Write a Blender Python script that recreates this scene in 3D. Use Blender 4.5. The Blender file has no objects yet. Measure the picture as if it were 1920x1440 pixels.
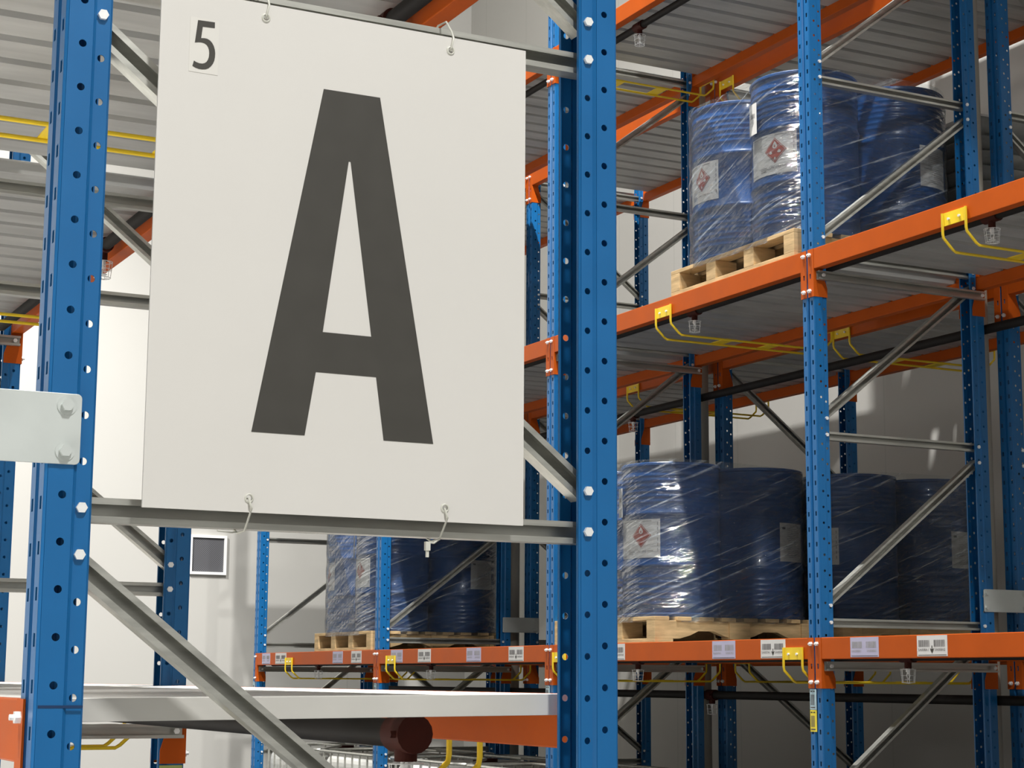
import bpy, math, random
from mathutils import Vector, Matrix
from mathutils.geometry import tessellate_polygon
random.seed(5)
sc = bpy.context.scene
PI = math.pi
EYE = 1.65                      # camera height; heights below called rel are above the eye

# ------------------------------------------------------------------ camera
yaw, pitch, roll = 0.47293397, 0.15951051, 0.00661512
F_PX = 3435.6
fw = Vector((math.sin(yaw)*math.cos(pitch), math.cos(yaw)*math.cos(pitch), math.sin(pitch)))
rt = Vector((math.cos(yaw), -math.sin(yaw), 0.0))
up = rt.cross(fw)
r2 = math.cos(roll)*rt + math.sin(roll)*up
u2 = -math.sin(roll)*rt + math.cos(roll)*up
cd = bpy.data.cameras.new('camera'); cam = bpy.data.objects.new('camera', cd)
sc.collection.objects.link(cam)
M = Matrix.Identity(4)
for i in range(3):
    M[i][0] = r2[i]; M[i][1] = u2[i]; M[i][2] = -fw[i]
M[2][3] = EYE
cam.matrix_world = M
cd.sensor_width = 36.0; cd.lens = F_PX*36.0/1920.0
cd.clip_start = 0.05; cd.clip_end = 200
sc.camera = cam

# ------------------------------------------------------------------ world, lights, exposure
w = bpy.data.worlds.new('world'); sc.world = w; w.use_nodes = True
w.node_tree.nodes['Background'].inputs[0].default_value = (0.8, 0.9, 1.0, 1)
w.node_tree.nodes['Background'].inputs[1].default_value = 0.1
sc.view_settings.view_transform = 'Standard'
sc.view_settings.look = 'None'
sc.view_settings.exposure = 0.0
sc.view_settings.gamma = 1.0
sc.view_settings.use_curve_mapping = False

def area(name, loc, target, sx, sy, power, col=(1, 0.985, 0.96)):
    d = bpy.data.lights.new(name, 'AREA'); d.shape = 'RECTANGLE'; d.size = sx; d.size_y = sy
    d.energy = power; d.color = col
    o = bpy.data.objects.new(name, d); sc.collection.objects.link(o)
    o.location = loc
    dv = Vector(target) - Vector(loc)
    o.rotation_euler = dv.to_track_quat('-Z', 'Y').to_euler()
    return o
# high-bay lamps hanging over the aisle between the two racks
for y, p in ((5.0, 1000), (8.7, 2100)):
    area('aisle_lamp', (3.58, y, 12.8), (3.58, y, 0), 0.12, 0.14, p)
# added spots for hall floor and end wall; cross-aisle lamp behind the camera
def spot(name, loc, target, deg, power, blend=0.5, size=0.25, col=(1, 0.985, 0.96)):
    d = bpy.data.lights.new(name, 'SPOT'); d.energy = power; d.spot_size = math.radians(deg); d.spot_blend = blend
    d.shadow_soft_size = size; d.color = col
    o = bpy.data.objects.new(name, d); sc.collection.objects.link(o); o.location = loc
    o.rotation_euler = (Vector(target)-Vector(loc)).to_track_quat('-Z', 'Y').to_euler()
for x, y in ((-2.3, 3.4), (-2.3, 8.0)):
    spot('hall_bounce_spot', (x, y, 11.5), (x, y, 0), 37, 10000, 0.3)  # added to bounce light off the floor onto the near decks
spot('end_wall_fill', (-1.5, 12.5, 11.0), (1.6, 18.5, 3.4), 62, 9500, 0.8)  # added to brighten the left part of the end wall
area('cross_aisle_lamp', (1.5, -2.6, 9.6), (1.5, -1.2, 0), 0.6, 1.2, 930)

# ------------------------------------------------------------------ materials
def nmat(name):
    m = bpy.data.materials.new(name); m.use_nodes = True
    nt = m.node_tree
    return m, nt, nt.nodes['Principled BSDF']
def paint(name, col, rough=0.35, metal=0.0, var=0.08, scale=6.0, spec=0.5, bump=0.0, stretch=(1, 1, 1), coat=0.0):
    m, nt, b = nmat(name)
    N, L = nt.nodes, nt.links
    b.inputs['Metallic'].default_value = metal
    b.inputs['Specular IOR Level'].default_value = spec
    b.inputs['Coat Weight'].default_value = coat
    tc = N.new('ShaderNodeTexCoord'); mp = N.new('ShaderNodeMapping'); mp.inputs['Scale'].default_value = stretch
    nz = N.new('ShaderNodeTexNoise'); nz.inputs['Scale'].default_value = scale; nz.inputs['Detail'].default_value = 4
    L.new(tc.outputs['Object'], mp.inputs[0]); L.new(mp.outputs[0], nz.inputs['Vector'])
    cr = N.new('ShaderNodeMapRange'); cr.inputs[3].default_value = 1-var; cr.inputs[4].default_value = 1+var
    cr.inputs[1].default_value = 0.3; cr.inputs[2].default_value = 0.7
    L.new(nz.outputs[0], cr.inputs[0])
    mx = N.new('ShaderNodeVectorMath'); mx.operation = 'SCALE'; mx.inputs[0].default_value = col[:3]
    L.new(cr.outputs[0], mx.inputs['Scale']); L.new(mx.outputs[0], b.inputs['Base Color'])
    rr = N.new('ShaderNodeMapRange'); rr.inputs[3].default_value = max(0.02, rough-0.06); rr.inputs[4].default_value = rough+0.08
    L.new(nz.outputs[0], rr.inputs[0]); L.new(rr.outputs[0], b.inputs['Roughness'])
    if bump:
        bp = N.new('ShaderNodeBump'); bp.inputs['Strength'].default_value = bump; bp.inputs['Distance'].default_value = 0.004
        L.new(nz.outputs[0], bp.inputs['Height']); L.new(bp.outputs[0], b.inputs['Normal'])
    return m
M_blue = paint('blue_powder_coat', (0.009, 0.125, 0.335), 0.30, var=0.05, spec=0.4)
M_orange = paint('orange_powder_coat', (0.47, 0.082, 0.006), 0.45, var=0.06, spec=0.15)
M_galv = paint('galvanised_steel', (0.50, 0.50, 0.46), 0.36, metal=0.75, var=0.16, scale=9, stretch=(0.5, 6, 6))
M_galvp = paint('galvanised_plate', (0.60, 0.64, 0.62), 0.42, metal=0.35, var=0.06, scale=7)
M_deck = paint('galvanised_deck', (0.44, 0.44, 0.425), 0.45, metal=0.25, var=0.14, scale=5, stretch=(0.6, 3, 3))
M_deckw = paint('bright_deck_steel', (0.66, 0.65, 0.61), 0.45, metal=0.25, var=0.05, scale=5)
M_bolt = paint('zinc_bolt', (0.86, 0.87, 0.86), 0.30, metal=0.25, var=0.05, scale=40)
M_sign = paint('white_sign_board', (0.67, 0.655, 0.62), 0.5, var=0.012, scale=3, spec=0.2)
M_sticker = paint('sticker_white', (0.70, 0.685, 0.64), 0.35, var=0.02, scale=5, spec=0.4)
M_black = paint('black_print', (0.056, 0.053, 0.046), 0.5, var=0.05, scale=20, spec=0.3)
M_yellow = paint('yellow_paint', (0.85, 0.60, 0.02), 0.4, var=0.06, scale=15)
M_tie = paint('white_nylon', (0.62, 0.62, 0.55), 0.4, var=0.03, scale=20)
M_drum = paint('drum_blue_steel', (0.004, 0.066, 0.235), 0.30, var=0.10, scale=5, coat=0.2)
M_wood = paint('pallet_wood', (0.60, 0.42, 0.22), 0.75, var=0.22, scale=7, stretch=(1, 1, 6), spec=0.2, bump=0.3)
M_paper = paint('label_paper', (0.66, 0.65, 0.63), 0.55, var=0.03, scale=12, spec=0.3)
M_paperl = paint('lavender_label_paper', (0.46, 0.44, 0.58), 0.5, var=0.03, scale=12, spec=0.3)
M_papery = paint('yellow_label_paper', (0.80, 0.66, 0.06), 0.5, var=0.03, scale=12, spec=0.3)
M_paperg = paint('green_label_paper', (0.42, 0.50, 0.16), 0.5, var=0.03, scale=12, spec=0.3)
M_ink = paint('grey_ink', (0.13, 0.12, 0.12), 0.55, var=0.1, scale=30, spec=0.2)
M_inkf = paint('faded_ink', (0.36, 0.35, 0.34), 0.55, var=0.1, scale=30, spec=0.2)
M_red = paint('hazard_red', (0.36, 0.075, 0.055), 0.5, var=0.08, scale=20, spec=0.3)
M_pipe = paint('dark_pipe', (0.014, 0.012, 0.011), 0.65, var=0.2, scale=10, spec=0.2)
M_fit = paint('red_oxide_fitting', (0.050, 0.010, 0.006), 0.65, var=0.2, scale=15, spec=0.2)
M_conc = paint('concrete_floor', (0.62, 0.61, 0.58), 0.4, var=0.12, scale=1.5)  # unseen hall floor kept pale to bounce light up under the near rack
M_floord = paint('low_bounce_floor', (0.055, 0.054, 0.052), 0.5, var=0.15, scale=1.5)  # unseen floor darkened on this side to cut bounce into the racks
M_col = paint('cream_column', (0.42, 0.39, 0.32), 0.5, var=0.04, scale=3)
M_hdpe = paint('white_plastic', (0.80, 0.80, 0.76), 0.4, var=0.03, scale=4)
M_bag = paint('grey_bag', (0.45, 0.46, 0.45), 0.5, var=0.15, scale=9, bump=0.5)
M_frame = paint('white_frame', (0.78, 0.78, 0.76), 0.4, var=0.02)

def wall_mat(name, col):
    m, nt, b = nmat(name); N, L = nt.nodes, nt.links
    b.inputs['Roughness'].default_value = 0.65
    tc = N.new('ShaderNodeTexCoord'); nz = N.new('ShaderNodeTexNoise'); nz.inputs['Scale'].default_value = 0.5
    L.new(tc.outputs['Object'], nz.inputs['Vector'])
    cr = N.new('ShaderNodeMapRange'); cr.inputs[3].default_value = 0.94; cr.inputs[4].default_value = 1.04
    L.new(nz.outputs[0], cr.inputs[0])
    # panel joints of the sandwich cladding, one metre apart
    sep = N.new('ShaderNodeSeparateXYZ'); L.new(tc.outputs['Object'], sep.inputs[0])
    ad = N.new('ShaderNodeMath'); ad.operation = 'ADD'; L.new(sep.outputs[0], ad.inputs[0]); L.new(sep.outputs[1], ad.inputs[1])
    fr = N.new('ShaderNodeMath'); fr.operation = 'FRACT'; L.new(ad.outputs[0], fr.inputs[0])
    lt = N.new('ShaderNodeMath'); lt.operation = 'LESS_THAN'; lt.inputs[1].default_value = 0.014; L.new(fr.outputs[0], lt.inputs[0])
    ml = N.new('ShaderNodeMath'); ml.operation = 'MULTIPLY_ADD'; ml.inputs[1].default_value = -0.10
    L.new(lt.outputs[0], ml.inputs[0]); L.new(cr.outputs[0], ml.inputs[2])
    mx = N.new('ShaderNodeVectorMath'); mx.operation = 'SCALE'; mx.inputs[0].default_value = col
    L.new(ml.outputs[0], mx.inputs['Scale']); L.new(mx.outputs[0], b.inputs['Base Color'])
    return m
M_wall = wall_mat('cream_wall_panels', (0.44, 0.43, 0.40))
M_ceil = wall_mat('ceiling_sheet', (0.16, 0.16, 0.155))
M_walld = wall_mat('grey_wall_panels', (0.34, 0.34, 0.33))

def mesh_mat():
    m, nt, b = nmat('insect_mesh'); N, L = nt.nodes, nt.links
    tc = N.new('ShaderNodeTexCoord'); ck = N.new('ShaderNodeTexChecker'); ck.inputs['Scale'].default_value = 90
    ck.inputs[1].default_value = (0.05, 0.05, 0.055, 1); ck.inputs[2].default_value = (0.11, 0.11, 0.12, 1)
    L.new(tc.outputs['Object'], ck.inputs[0]); L.new(ck.outputs[0], b.inputs['Base Color'])
    b.inputs['Roughness'].default_value = 0.6
    return m
M_mesh = mesh_mat()

def film_mat():
    m = bpy.data.materials.new('stretch_film'); m.use_nodes = True
    nt = m.node_tree; N, L = nt.nodes, nt.links; N.clear()
    out = N.new('ShaderNodeOutputMaterial')
    tc = N.new('ShaderNodeUVMap')
    mp = N.new('ShaderNodeMapping'); mp.inputs['Rotation'].default_value = (0, 0, math.radians(-21)); mp.inputs['Scale'].default_value = (1, 1, 1)
    L.new(tc.outputs[0], mp.inputs[0])
    st = N.new('ShaderNodeMapping'); st.inputs['Scale'].default_value = (1.5, 36, 1); L.new(mp.outputs[0], st.inputs[0])
    n1 = N.new('ShaderNodeTexNoise'); n1.inputs['Scale'].default_value = 1.0; n1.inputs['Detail'].default_value = 5; n1.inputs['Roughness'].default_value = 0.6
    L.new(st.outputs[0], n1.inputs['Vector'])
    st2 = N.new('ShaderNodeMapping'); st2.inputs['Scale'].default_value = (5, 22, 1); L.new(tc.outputs[0], st2.inputs[0])
    n2 = N.new('ShaderNodeTexNoise'); n2.inputs['Scale'].default_value = 1.6; n2.inputs['Detail'].default_value = 3
    L.new(st2.outputs[0], n2.inputs['Vector'])
    ad = N.new('ShaderNodeMath'); ad.operation = 'ADD'; L.new(n1.outputs[0], ad.inputs[0]); L.new(n2.outputs[0], ad.inputs[1])
    bp = N.new('ShaderNodeBump'); bp.inputs['Strength'].default_value = 1.0; bp.inputs['Distance'].default_value = 0.055
    L.new(ad.outputs[0], bp.inputs['Height'])
    gl = N.new('ShaderNodeBsdfGlossy'); gl.inputs['Roughness'].default_value = 0.07; L.new(bp.outputs[0], gl.inputs['Normal'])
    tr = N.new('ShaderNodeBsdfTransparent'); tr.inputs[0].default_value = (0.93, 0.95, 0.96, 1)
    df = N.new('ShaderNodeBsdfDiffuse'); df.inputs[0].default_value = (0.75, 0.82, 0.88, 1); L.new(bp.outputs[0], df.inputs['Normal'])
    rp = N.new('ShaderNodeMapRange'); rp.inputs[1].default_value = 0.56; rp.inputs[2].default_value = 0.72
    rp.inputs[3].default_value = 0.03; rp.inputs[4].default_value = 0.50
    L.new(n1.outputs[0], rp.inputs[0])
    m1 = N.new('ShaderNodeMixShader'); L.new(rp.outputs[0], m1.inputs[0]); L.new(tr.outputs[0], m1.inputs[1]); L.new(df.outputs[0], m1.inputs[2])
    fz = N.new('ShaderNodeFresnel'); fz.inputs['IOR'].default_value = 1.5; L.new(bp.outputs[0], fz.inputs['Normal'])
    ml = N.new('ShaderNodeMath'); ml.operation = 'MULTIPLY_ADD'; ml.inputs[1].default_value = 0.8; ml.inputs[2].default_value = 0.02
    L.new(fz.outputs[0], ml.inputs[0])
    m2 = N.new('ShaderNodeMixShader'); L.new(ml.outputs[0], m2.inputs[0]); L.new(m1.outputs[0], m2.inputs[1]); L.new(gl.outputs[0], m2.inputs[2])
    L.new(m2.outputs[0], out.inputs['Surface'])
    return m
M_film = film_mat()

# ------------------------------------------------------------------ mesh builder
class MB:
    def __init__(s): s.v = []; s.f = []; s.mi = []; s.m = 0; s.uv = None
    def face(s, idx): s.f.append(tuple(idx)); s.mi.append(s.m)
    def add(s, vs, fs):
        o = len(s.v); s.v += [tuple(p) for p in vs]
        for f in fs: s.face([i+o for i in f])
    def box(s, a, b):
        x0, y0, z0 = a; x1, y1, z1 = b
        s.add([(x0,y0,z0),(x1,y0,z0),(x1,y1,z0),(x0,y1,z0),(x0,y0,z1),(x1,y0,z1),(x1,y1,z1),(x0,y1,z1)],
              [(3,2,1,0),(4,5,6,7),(0,1,5,4),(1,2,6,5),(2,3,7,6),(3,0,4,7)])
    def cyl(s, p0, p1, r, n=12, r1=None, caps=True, ph=0.0):
        p0 = Vector(p0); p1 = Vector(p1); r1 = r if r1 is None else r1
        d = (p1-p0).normalized(); a = Vector((0,0,1)) if abs(d.z) < 0.9 else Vector((1,0,0))
        e1 = d.cross(a).normalized(); e2 = d.cross(e1)
        vs = []
        for p, q in ((p0, r), (p1, r1)):
            for k in range(n):
                t = 2*PI*k/n+ph; vs.append(p+e1*math.cos(t)*q+e2*math.sin(t)*q)
        fs = [(k, (k+1) % n, n+(k+1) % n, n+k) for k in range(n)]
        if caps: fs += [tuple(range(n-1, -1, -1)), tuple(range(n, 2*n))]
        s.add(vs, fs)
    def tube(s, pts, r, n=8):
        pts = [Vector(p) for p in pts]; o = len(s.v); prev = None
        for i, p in enumerate(pts):
            d = (pts[min(i+1, len(pts)-1)]-pts[max(i-1, 0)]).normalized()
            if prev is None:
                a = Vector((0,0,1)) if abs(d.z) < 0.9 else Vector((1,0,0)); e1 = d.cross(a).normalized()
            else: e1 = (prev-d*prev.dot(d)).normalized()
            prev = e1; e2 = d.cross(e1)
            for k in range(n):
                t = 2*PI*k/n; s.v.append(tuple(p+e1*math.cos(t)*r+e2*math.sin(t)*r))
        for i in range(len(pts)-1):
            for k in range(n):
                s.face((o+i*n+k, o+i*n+(k+1) % n, o+(i+1)*n+(k+1) % n, o+(i+1)*n+k))
        s.face(tuple(o+k for k in range(n-1, -1, -1))); s.face(tuple(o+(len(pts)-1)*n+k for k in range(n)))
    def lathe(s, prof, n=40):                      # prof: (r, z) list, around the z axis
        o = len(s.v)
        for r, z in prof:
            for k in range(n):
                t = 2*PI*k/n; s.v.append((r*math.cos(t), r*math.sin(t), z))
        for i in range(len(prof)-1):
            for k in range(n):
                s.face((o+i*n+k, o+i*n+(k+1) % n, o+(i+1)*n+(k+1) % n, o+(i+1)*n+k))
        s.face(tuple(o+k for k in range(n-1, -1, -1))); s.face(tuple(o+(len(prof)-1)*n+k for k in range(n)))
    def ext(s, prof, a, b, fn, closed=True):       # extrude a profile between two parameters; fn(p, q, t) -> xyz
        n = len(prof); vs = [fn(p, q, a) for p, q in prof]+[fn(p, q, b) for p, q in prof]
        m = n if closed else n-1
        fs = [(k, (k+1) % n, n+(k+1) % n, n+k) for k in range(m)]
        if closed: fs += [tuple(range(n-1, -1, -1)), tuple(range(n, 2*n))]
        s.add(vs, fs)
    def plate(s, loops, fn, t0, t1):               # flat plate with holes; loops of (p, q); fn(p, q, t)
        flat = [p for l in loops for p in l]
        tris = tessellate_polygon([[Vector((p[0], p[1], 0)) for p in l] for l in loops])
        n = len(flat)
        vs = [fn(p, q, t0) for p, q in flat]+[fn(p, q, t1) for p, q in flat]
        fs = []
        for a, b, c in tris:
            fs += [(a, b, c), (c+n, b+n, a+n)]
        o = 0
        for l in loops:
            k = len(l)
            for i in range(k):
                a, b = o+i, o+(i+1) % k; fs.append((a, b, b+n, a+n))
            o += k
        s.add(vs, fs)
    def mesh(s, name, mats, smooth=False):
        me = bpy.data.meshes.new(name); me.from_pydata(s.v, [], s.f)
        mats = mats if isinstance(mats, (list, tuple)) else [mats]
        for m in mats: me.materials.append(m)
        me.polygons.foreach_set('material_index', s.mi)
        if s.uv:
            ul = me.uv_layers.new(name='UVMap')
            for l in me.loops: ul.data[l.index].uv = s.uv[l.vertex_index]
        me.validate(); me.update()
        import bmesh
        bm = bmesh.new(); bm.from_mesh(me); bmesh.ops.recalc_face_normals(bm, faces=bm.faces); bm.to_mesh(me); bm.free()
        if smooth:
            for p in me.polygons: p.use_smooth = True
            me.set_sharp_from_angle(angle=math.radians(35))
        return me

def link(name, data, parent=None, loc=None, rot=None, bevel=0.0, solid=0.0):
    o = bpy.data.objects.new(name, data); sc.collection.objects.link(o)
    if parent is not None: o.parent = parent
    if loc is not None: o.location = loc
    if rot is not None: o.rotation_euler = rot
    if solid:
        md = o.modifiers.new('thickness', 'SOLIDIFY'); md.thickness = solid; md.offset = 0
    if bevel:
        md = o.modifiers.new('edge', 'BEVEL'); md.width = bevel; md.segments = 2; md.limit_method = 'ANGLE'; md.angle_limit = math.radians(40)
    return o
def thing(name, label, cat, loc=(0, 0, 0), rotz=0.0, group=None):
    o = bpy.data.objects.new(name, None); sc.collection.objects.link(o)
    o.location = loc; o.rotation_euler = (0, 0, rotz); o.empty_display_size = 0.1
    return tag(o, label, cat, group)
def tag(o, label, cat, group=None):
    o['label'] = label; o['category'] = cat
    if group: o['group'] = group
    return o
def dup(root, loc, rotz, label, group=None):
    r = root.copy(); sc.collection.objects.link(r); r.location = loc; r.rotation_euler = (0, 0, rotz); r['label'] = label
    if group: r['group'] = group
    for ch in list(root.children):
        c = ch.copy(); sc.collection.objects.link(c); c.parent = r
        for g in list(ch.children):
            d = g.copy(); sc.collection.objects.link(d); d.parent = c
    return r
def text_into(mb, txt, size, place, width=None):
    """filled letters as small faces; place(x, y) -> xyz"""
    cu = bpy.data.curves.new('t', 'FONT'); cu.body = txt; cu.size = size; cu.align_x = 'CENTER'; cu.resolution_u = 2
    ob = bpy.data.objects.new('t', cu); me = bpy.data.meshes.new_from_object(ob)
    xs = [v.co.x for v in me.vertices]; k = 1.0
    if width and xs: k = width/(max(xs)-min(xs))
    mb.add([place(v.co.x*k, v.co.y) for v in me.vertices], [tuple(p.vertices) for p in me.polygons])
    bpy.data.objects.remove(ob); bpy.data.curves.remove(cu); bpy.data.meshes.remove(me)

def struct(name, mb, mat, **k):
    o = link(name, mb.mesh(name, mat), **k); o['kind'] = 'structure'; return o

# ------------------------------------------------------------------ the hall
YE, XR, XL, YB, ZC = 18.5, 8.90, -10.0, -6.0, 13.4
b = MB(); b.box((XL-.2, YB-.2, -.2), (.45, YE+.2, 0)); struct('floor', b, M_conc)
b = MB(); b.box((.45, YB-.2, -.2), (XR+.2, YE+.2, 0)); struct('floor_storage', b, M_floord)
b = MB(); b.box((XL-.2, YB-.2, ZC), (XR+.2, YE+.2, ZC+.2)); struct('ceiling', b, M_ceil)
b = MB(); b.box((XL-.2, YE, 0), (XR+.2, YE+.2, ZC)); struct('wall_back', b, M_wall)
b = MB(); b.box((XR, YB, 0), (XR+.2, YE, ZC)); struct('wall_right', b, M_wall)
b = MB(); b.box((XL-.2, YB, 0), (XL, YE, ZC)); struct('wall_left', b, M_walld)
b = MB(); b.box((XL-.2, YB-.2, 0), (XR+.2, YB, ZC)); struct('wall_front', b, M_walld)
# small meshed vent in the back wall
vt = thing('wall_vent', 'small square dark meshed vent with white frame in the far cream wall', 'vent', (5.71, YE, EYE+1.05))
b = MB(); W_, H_, T_ = .40, .41, .028
b.plate([[(0,0),(W_,0),(W_,H_),(0,H_)], [(T_,T_),(T_,H_-T_),(W_-T_,H_-T_),(W_-T_,T_)]], lambda p, q, t: (p, t, q), -.03, 0)
link('vent_frame', b.mesh('vent_frame', M_frame), vt)
b = MB(); b.box((T_, -.012, T_), (W_-T_, -.004, H_-T_)); link('vent_mesh', b.mesh('vent_mesh', M_mesh), vt)

# ------------------------------------------------------------------ rack constants
D = 5.40               # aisle face of the far rack
DEPTH = 1.09; UW = 0.10; UD = 0.080; BAY = 2.71
HT = 8.3
ZL = {1: EYE+.2065, 2: EYE+2.13, 3: EYE+4.03, 4: EYE+5.93}      # beam tops of the far racks
ZA = {1: EYE-.028, 2: EYE+1.66}                    # beam tops of the near rack
YB0 = 7.26; YA0 = 3.02

# perforated upright: aisle face at x=0 looking to -x, y 0..UW, open side towards +x
def strip(b, A, B_, z0, z1, pitch, sh, hole, zoff, n=8):
    """flat strip between plan points A and B_, with one column of holes at distance sh from A"""
    A = Vector(A); B_ = Vector(B_); wd = (B_-A).length; d = (B_-A)/wd
    P3 = lambda s, z: (A.x+d.x*s, A.y+d.y*s, z)
    if hole is None:
        b.add([P3(0, z0), P3(wd, z0), P3(wd, z1), P3(0, z1)], [(0, 1, 2, 3)]); return
    cuts = [z0]; z = z0+zoff
    while z+pitch <= z1: cuts.append(z); z += pitch
    cuts.append(z)
    if cuts[0] < cuts[1]-1e-6: b.add([P3(0, z0), P3(wd, z0), P3(wd, cuts[1]), P3(0, cuts[1])], [(0, 1, 2, 3)])
    for c0, c1 in zip(cuts[1:], cuts[2:]):
        cz = (c0+c1)/2; hw, hh = hole; vs = []
        m = n//4; cs = [(0, c0), (wd, c0), (wd, c1), (0, c1)]
        for q in range(4):
            a, e = cs[q], cs[(q+1) % 4]
            for i in range(m): t = i/m; vs.append(P3(a[0]+(e[0]-a[0])*t, a[1]+(e[1]-a[1])*t))
        for i in range(n):
            t = -3*PI/4+2*PI*i/n
            if hw != hh: # slot: squarish
                x = max(-1, min(1, 1.42*math.cos(t))); y = max(-1, min(1, 1.42*math.sin(t)))
            else: x, y = math.cos(t), math.sin(t)
            vs.append(P3(sh+x*hw, cz+y*hh))
        b.add(vs, [(i, (i+1) % n, n+(i+1) % n, n+i) for i in range(n)])
    if cuts[-1] < z1-1e-6: b.add([P3(0, cuts[-1]), P3(wd, cuts[-1]), P3(wd, z1), P3(0, z1)], [(0, 1, 2, 3)])
def upright_mesh(name, nh, HT=HT):
    b = MB(); c = UW/2; pt = .0777
    for s in (-1, 1):
        V = lambda x, v: (x, c+s*v)
        hs = .075
        strip(b, V(.012, 0), V(.012, .007), 0, HT, hs, 0, None, 0)
        strip(b, V(.012, .007), V(.0, .012), 0, HT, hs, 0, None, 0)
        strip(b, V(0, .012), V(0, .046), 0, HT, hs, .018, (.006, .011), .02)
        strip(b, V(0, .046), V(.004, .05), 0, HT, hs, 0, None, 0)
        strip(b, V(.004, .05), V(.046, .05), 0, HT, pt, .025, (.0067, .0067), .04165, nh)
        strip(b, V(.046, .05), V(.052, .0435), 0, HT, hs, 0, None, 0)
        strip(b, V(.052, .0435), V(UD-.003, .0435), 0, HT, pt, .011, (.0065, .0065), .02165, nh)
        strip(b, V(UD-.003, .0435), V(UD, .0405), 0, HT, hs, 0, None, 0)
        strip(b, V(UD, .0405), V(UD, .033), 0, HT, hs, 0, None, 0)
    return b.mesh(name, M_blue)
ME_up_near = upright_mesh('upright_near', 16)
ME_up = upright_mesh('upright', 8)
ME_up_low = upright_mesh('upright_low', 8, 6.25)

def hexbolt(b, c, ax, r=.009, h=.006, washer=0.0):
    c = Vector(c); ax = Vector(ax)
    if washer: b.cyl(c, c+ax*.002, washer, 20)
    b.cyl(c, c+ax*h, r, 6)
b = MB(); hexbolt(b, (0, 0, 0), (0, -1, 0), .0095, .007, .0); ME_bolt = b.mesh('bolt', M_bolt)
b = MB(); hexbolt(b, (0, 0, 0), (-1, 0, 0), .011, .010, .0); b.cyl((0,0,0), (-.018,0,0), .005, 8); ME_bolt_x = b.mesh('bolt_x', M_bolt)

def cprof(b, p0, p1, hz=.042, dy=.036, lip=.011):
    """galvanised C-section between two points in the frame plane, open side to the camera side (-y)"""
    p0 = Vector(p0); p1 = Vector(p1); d = (p1-p0).normalized(); n = Vector((-d.z, 0, d.x)); t = .0022; h = hz/2
    prof = [(-h+lip, 0), (-h, 0), (-h, dy), (h, dy), (h, 0), (h-lip, 0), (h-lip, t), (h-t, t), (h-t, dy-t), (-h+t, dy-t), (-h+t, t), (-h+lip, t)]
    f = lambda p, q, s: tuple((p0 if s == 0 else p1)+n*p+Vector((0, q, 0)))
    b.ext(prof, 0, 1, f)
ZH = [EYE+.28+.918*k for k in range(-1, 7)]
YBR = .032
def brace_meshes(mirror, P=.918, off=.080):
    hz = MB(); cprof(hz, (.052, YBR, 0), (DEPTH-.052, YBR, 0))
    # diagonal: from the high end down to the low end within one panel
    dg = MB()
    a, c = (.052, YBR, P-off), (DEPTH-.052, YBR, off)
    if mirror: a, c = (DEPTH-.052, YBR, P-off), (.052, YBR, off)
    cprof(dg, a, c)
    return hz.mesh('horizontal_brace', M_galv), dg.mesh('diagonal_brace', M_galv)
ME_h, ME_dA = brace_meshes(False)
_, ME_dB = brace_meshes(True)
_, ME_dN = brace_meshes(False, .9324, .0777)
ZHN = [EYE+.2755+.9324*k for k in range(-1, 7)]
b = MB(); b.box((-.02, -.02, 0), (.10, .12, .008)); b.box((0.0, -.004, .008), (.07, 0, .09)); b.box((0.0, UW, .008), (.07, UW+.004, .09))
ME_foot = b.mesh('foot_plate', M_galvp)

def rack_frame(x, y, mirror, label, group, near=False, low=False):
    t = thing('rack_frame', label, 'rack frame', (x, y, 0), 0, group)
    me = ME_up_near if near else (ME_up_low if low else ME_up); top = 6.25 if low else HT
    s = .0022
    link('upright', me, t, (0, 0, 0), solid=s)
    link('upright', me, t, (DEPTH, UW, 0), (0, 0, PI), solid=s)
    link('foot_plate', ME_foot, t, (0, 0, 0)); link('foot_plate', ME_foot, t, (DEPTH, UW, 0), (0, 0, PI))
    P, off = (.9324, .0777) if near else (.918, .082)
    for i, z in enumerate(ZHN if near else ZH):
        if z > top-.1: break
        h = link('horizontal_brace', ME_h, t, (0, 0, z))
        for bx in (.063, DEPTH-.063): link('bolt', ME_bolt, h, (bx, .0055, 0))
        if z+P < top-.1:
            d = link('diagonal_brace', ME_dB if mirror else (ME_dN if near else ME_dA), t, (0, 0, z))
            for bx, bz in ((.063, P-off), (DEPTH-.063, off)):
                if mirror: bx = DEPTH-bx
                link('bolt', ME_bolt, d, (bx, .0055, bz))
    return t

where_k = {-1: 'out at the right end of the row', 0: 'nearest the camera', 1: 'second from the camera', 2: 'third from the camera', 3: 'at the far end of the row'}
for k in range(2):
    rack_frame(.684, YA0+BAY*k, False, ['large blue perforated rack frame in the foreground carrying the white sign', 'second blue rack frame of the near rack, seen below and left of the white sign'][k], 'blue upright frames of the near rack', near=True)
rack_frame(.684, YA0+2*BAY, False, 'third blue frame of the near rack, at the left picture edge', 'blue upright frames of the near rack', near=True)
FB = {-1: 'beyond the right picture edge', 0: 'with the lower-right yellow sticker', 1: 'left of the tall foreground upright', 2: 'at the farthest barrels', 3: 'at the far left end of the row'}
FC = {-1: 'out beyond the right picture edge', 0: 'near the right edge', 1: 'behind the lit barrels', 2: 'beside the pale round column', 3: 'at the far end of the row'}
XC = 6.66
for k in range(-1, 4):
    rack_frame(D, YB0+BAY*k, True, 'blue frame of the far rack, '+FB[k], 'blue upright frames of the far rack', low=k > 1)
    rack_frame(XC, YB0+BAY*k, False, 'shaded blue frame of the rearmost rack, '+FC[k], 'blue upright frames of the rearmost rack', low=k > 1)

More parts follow.
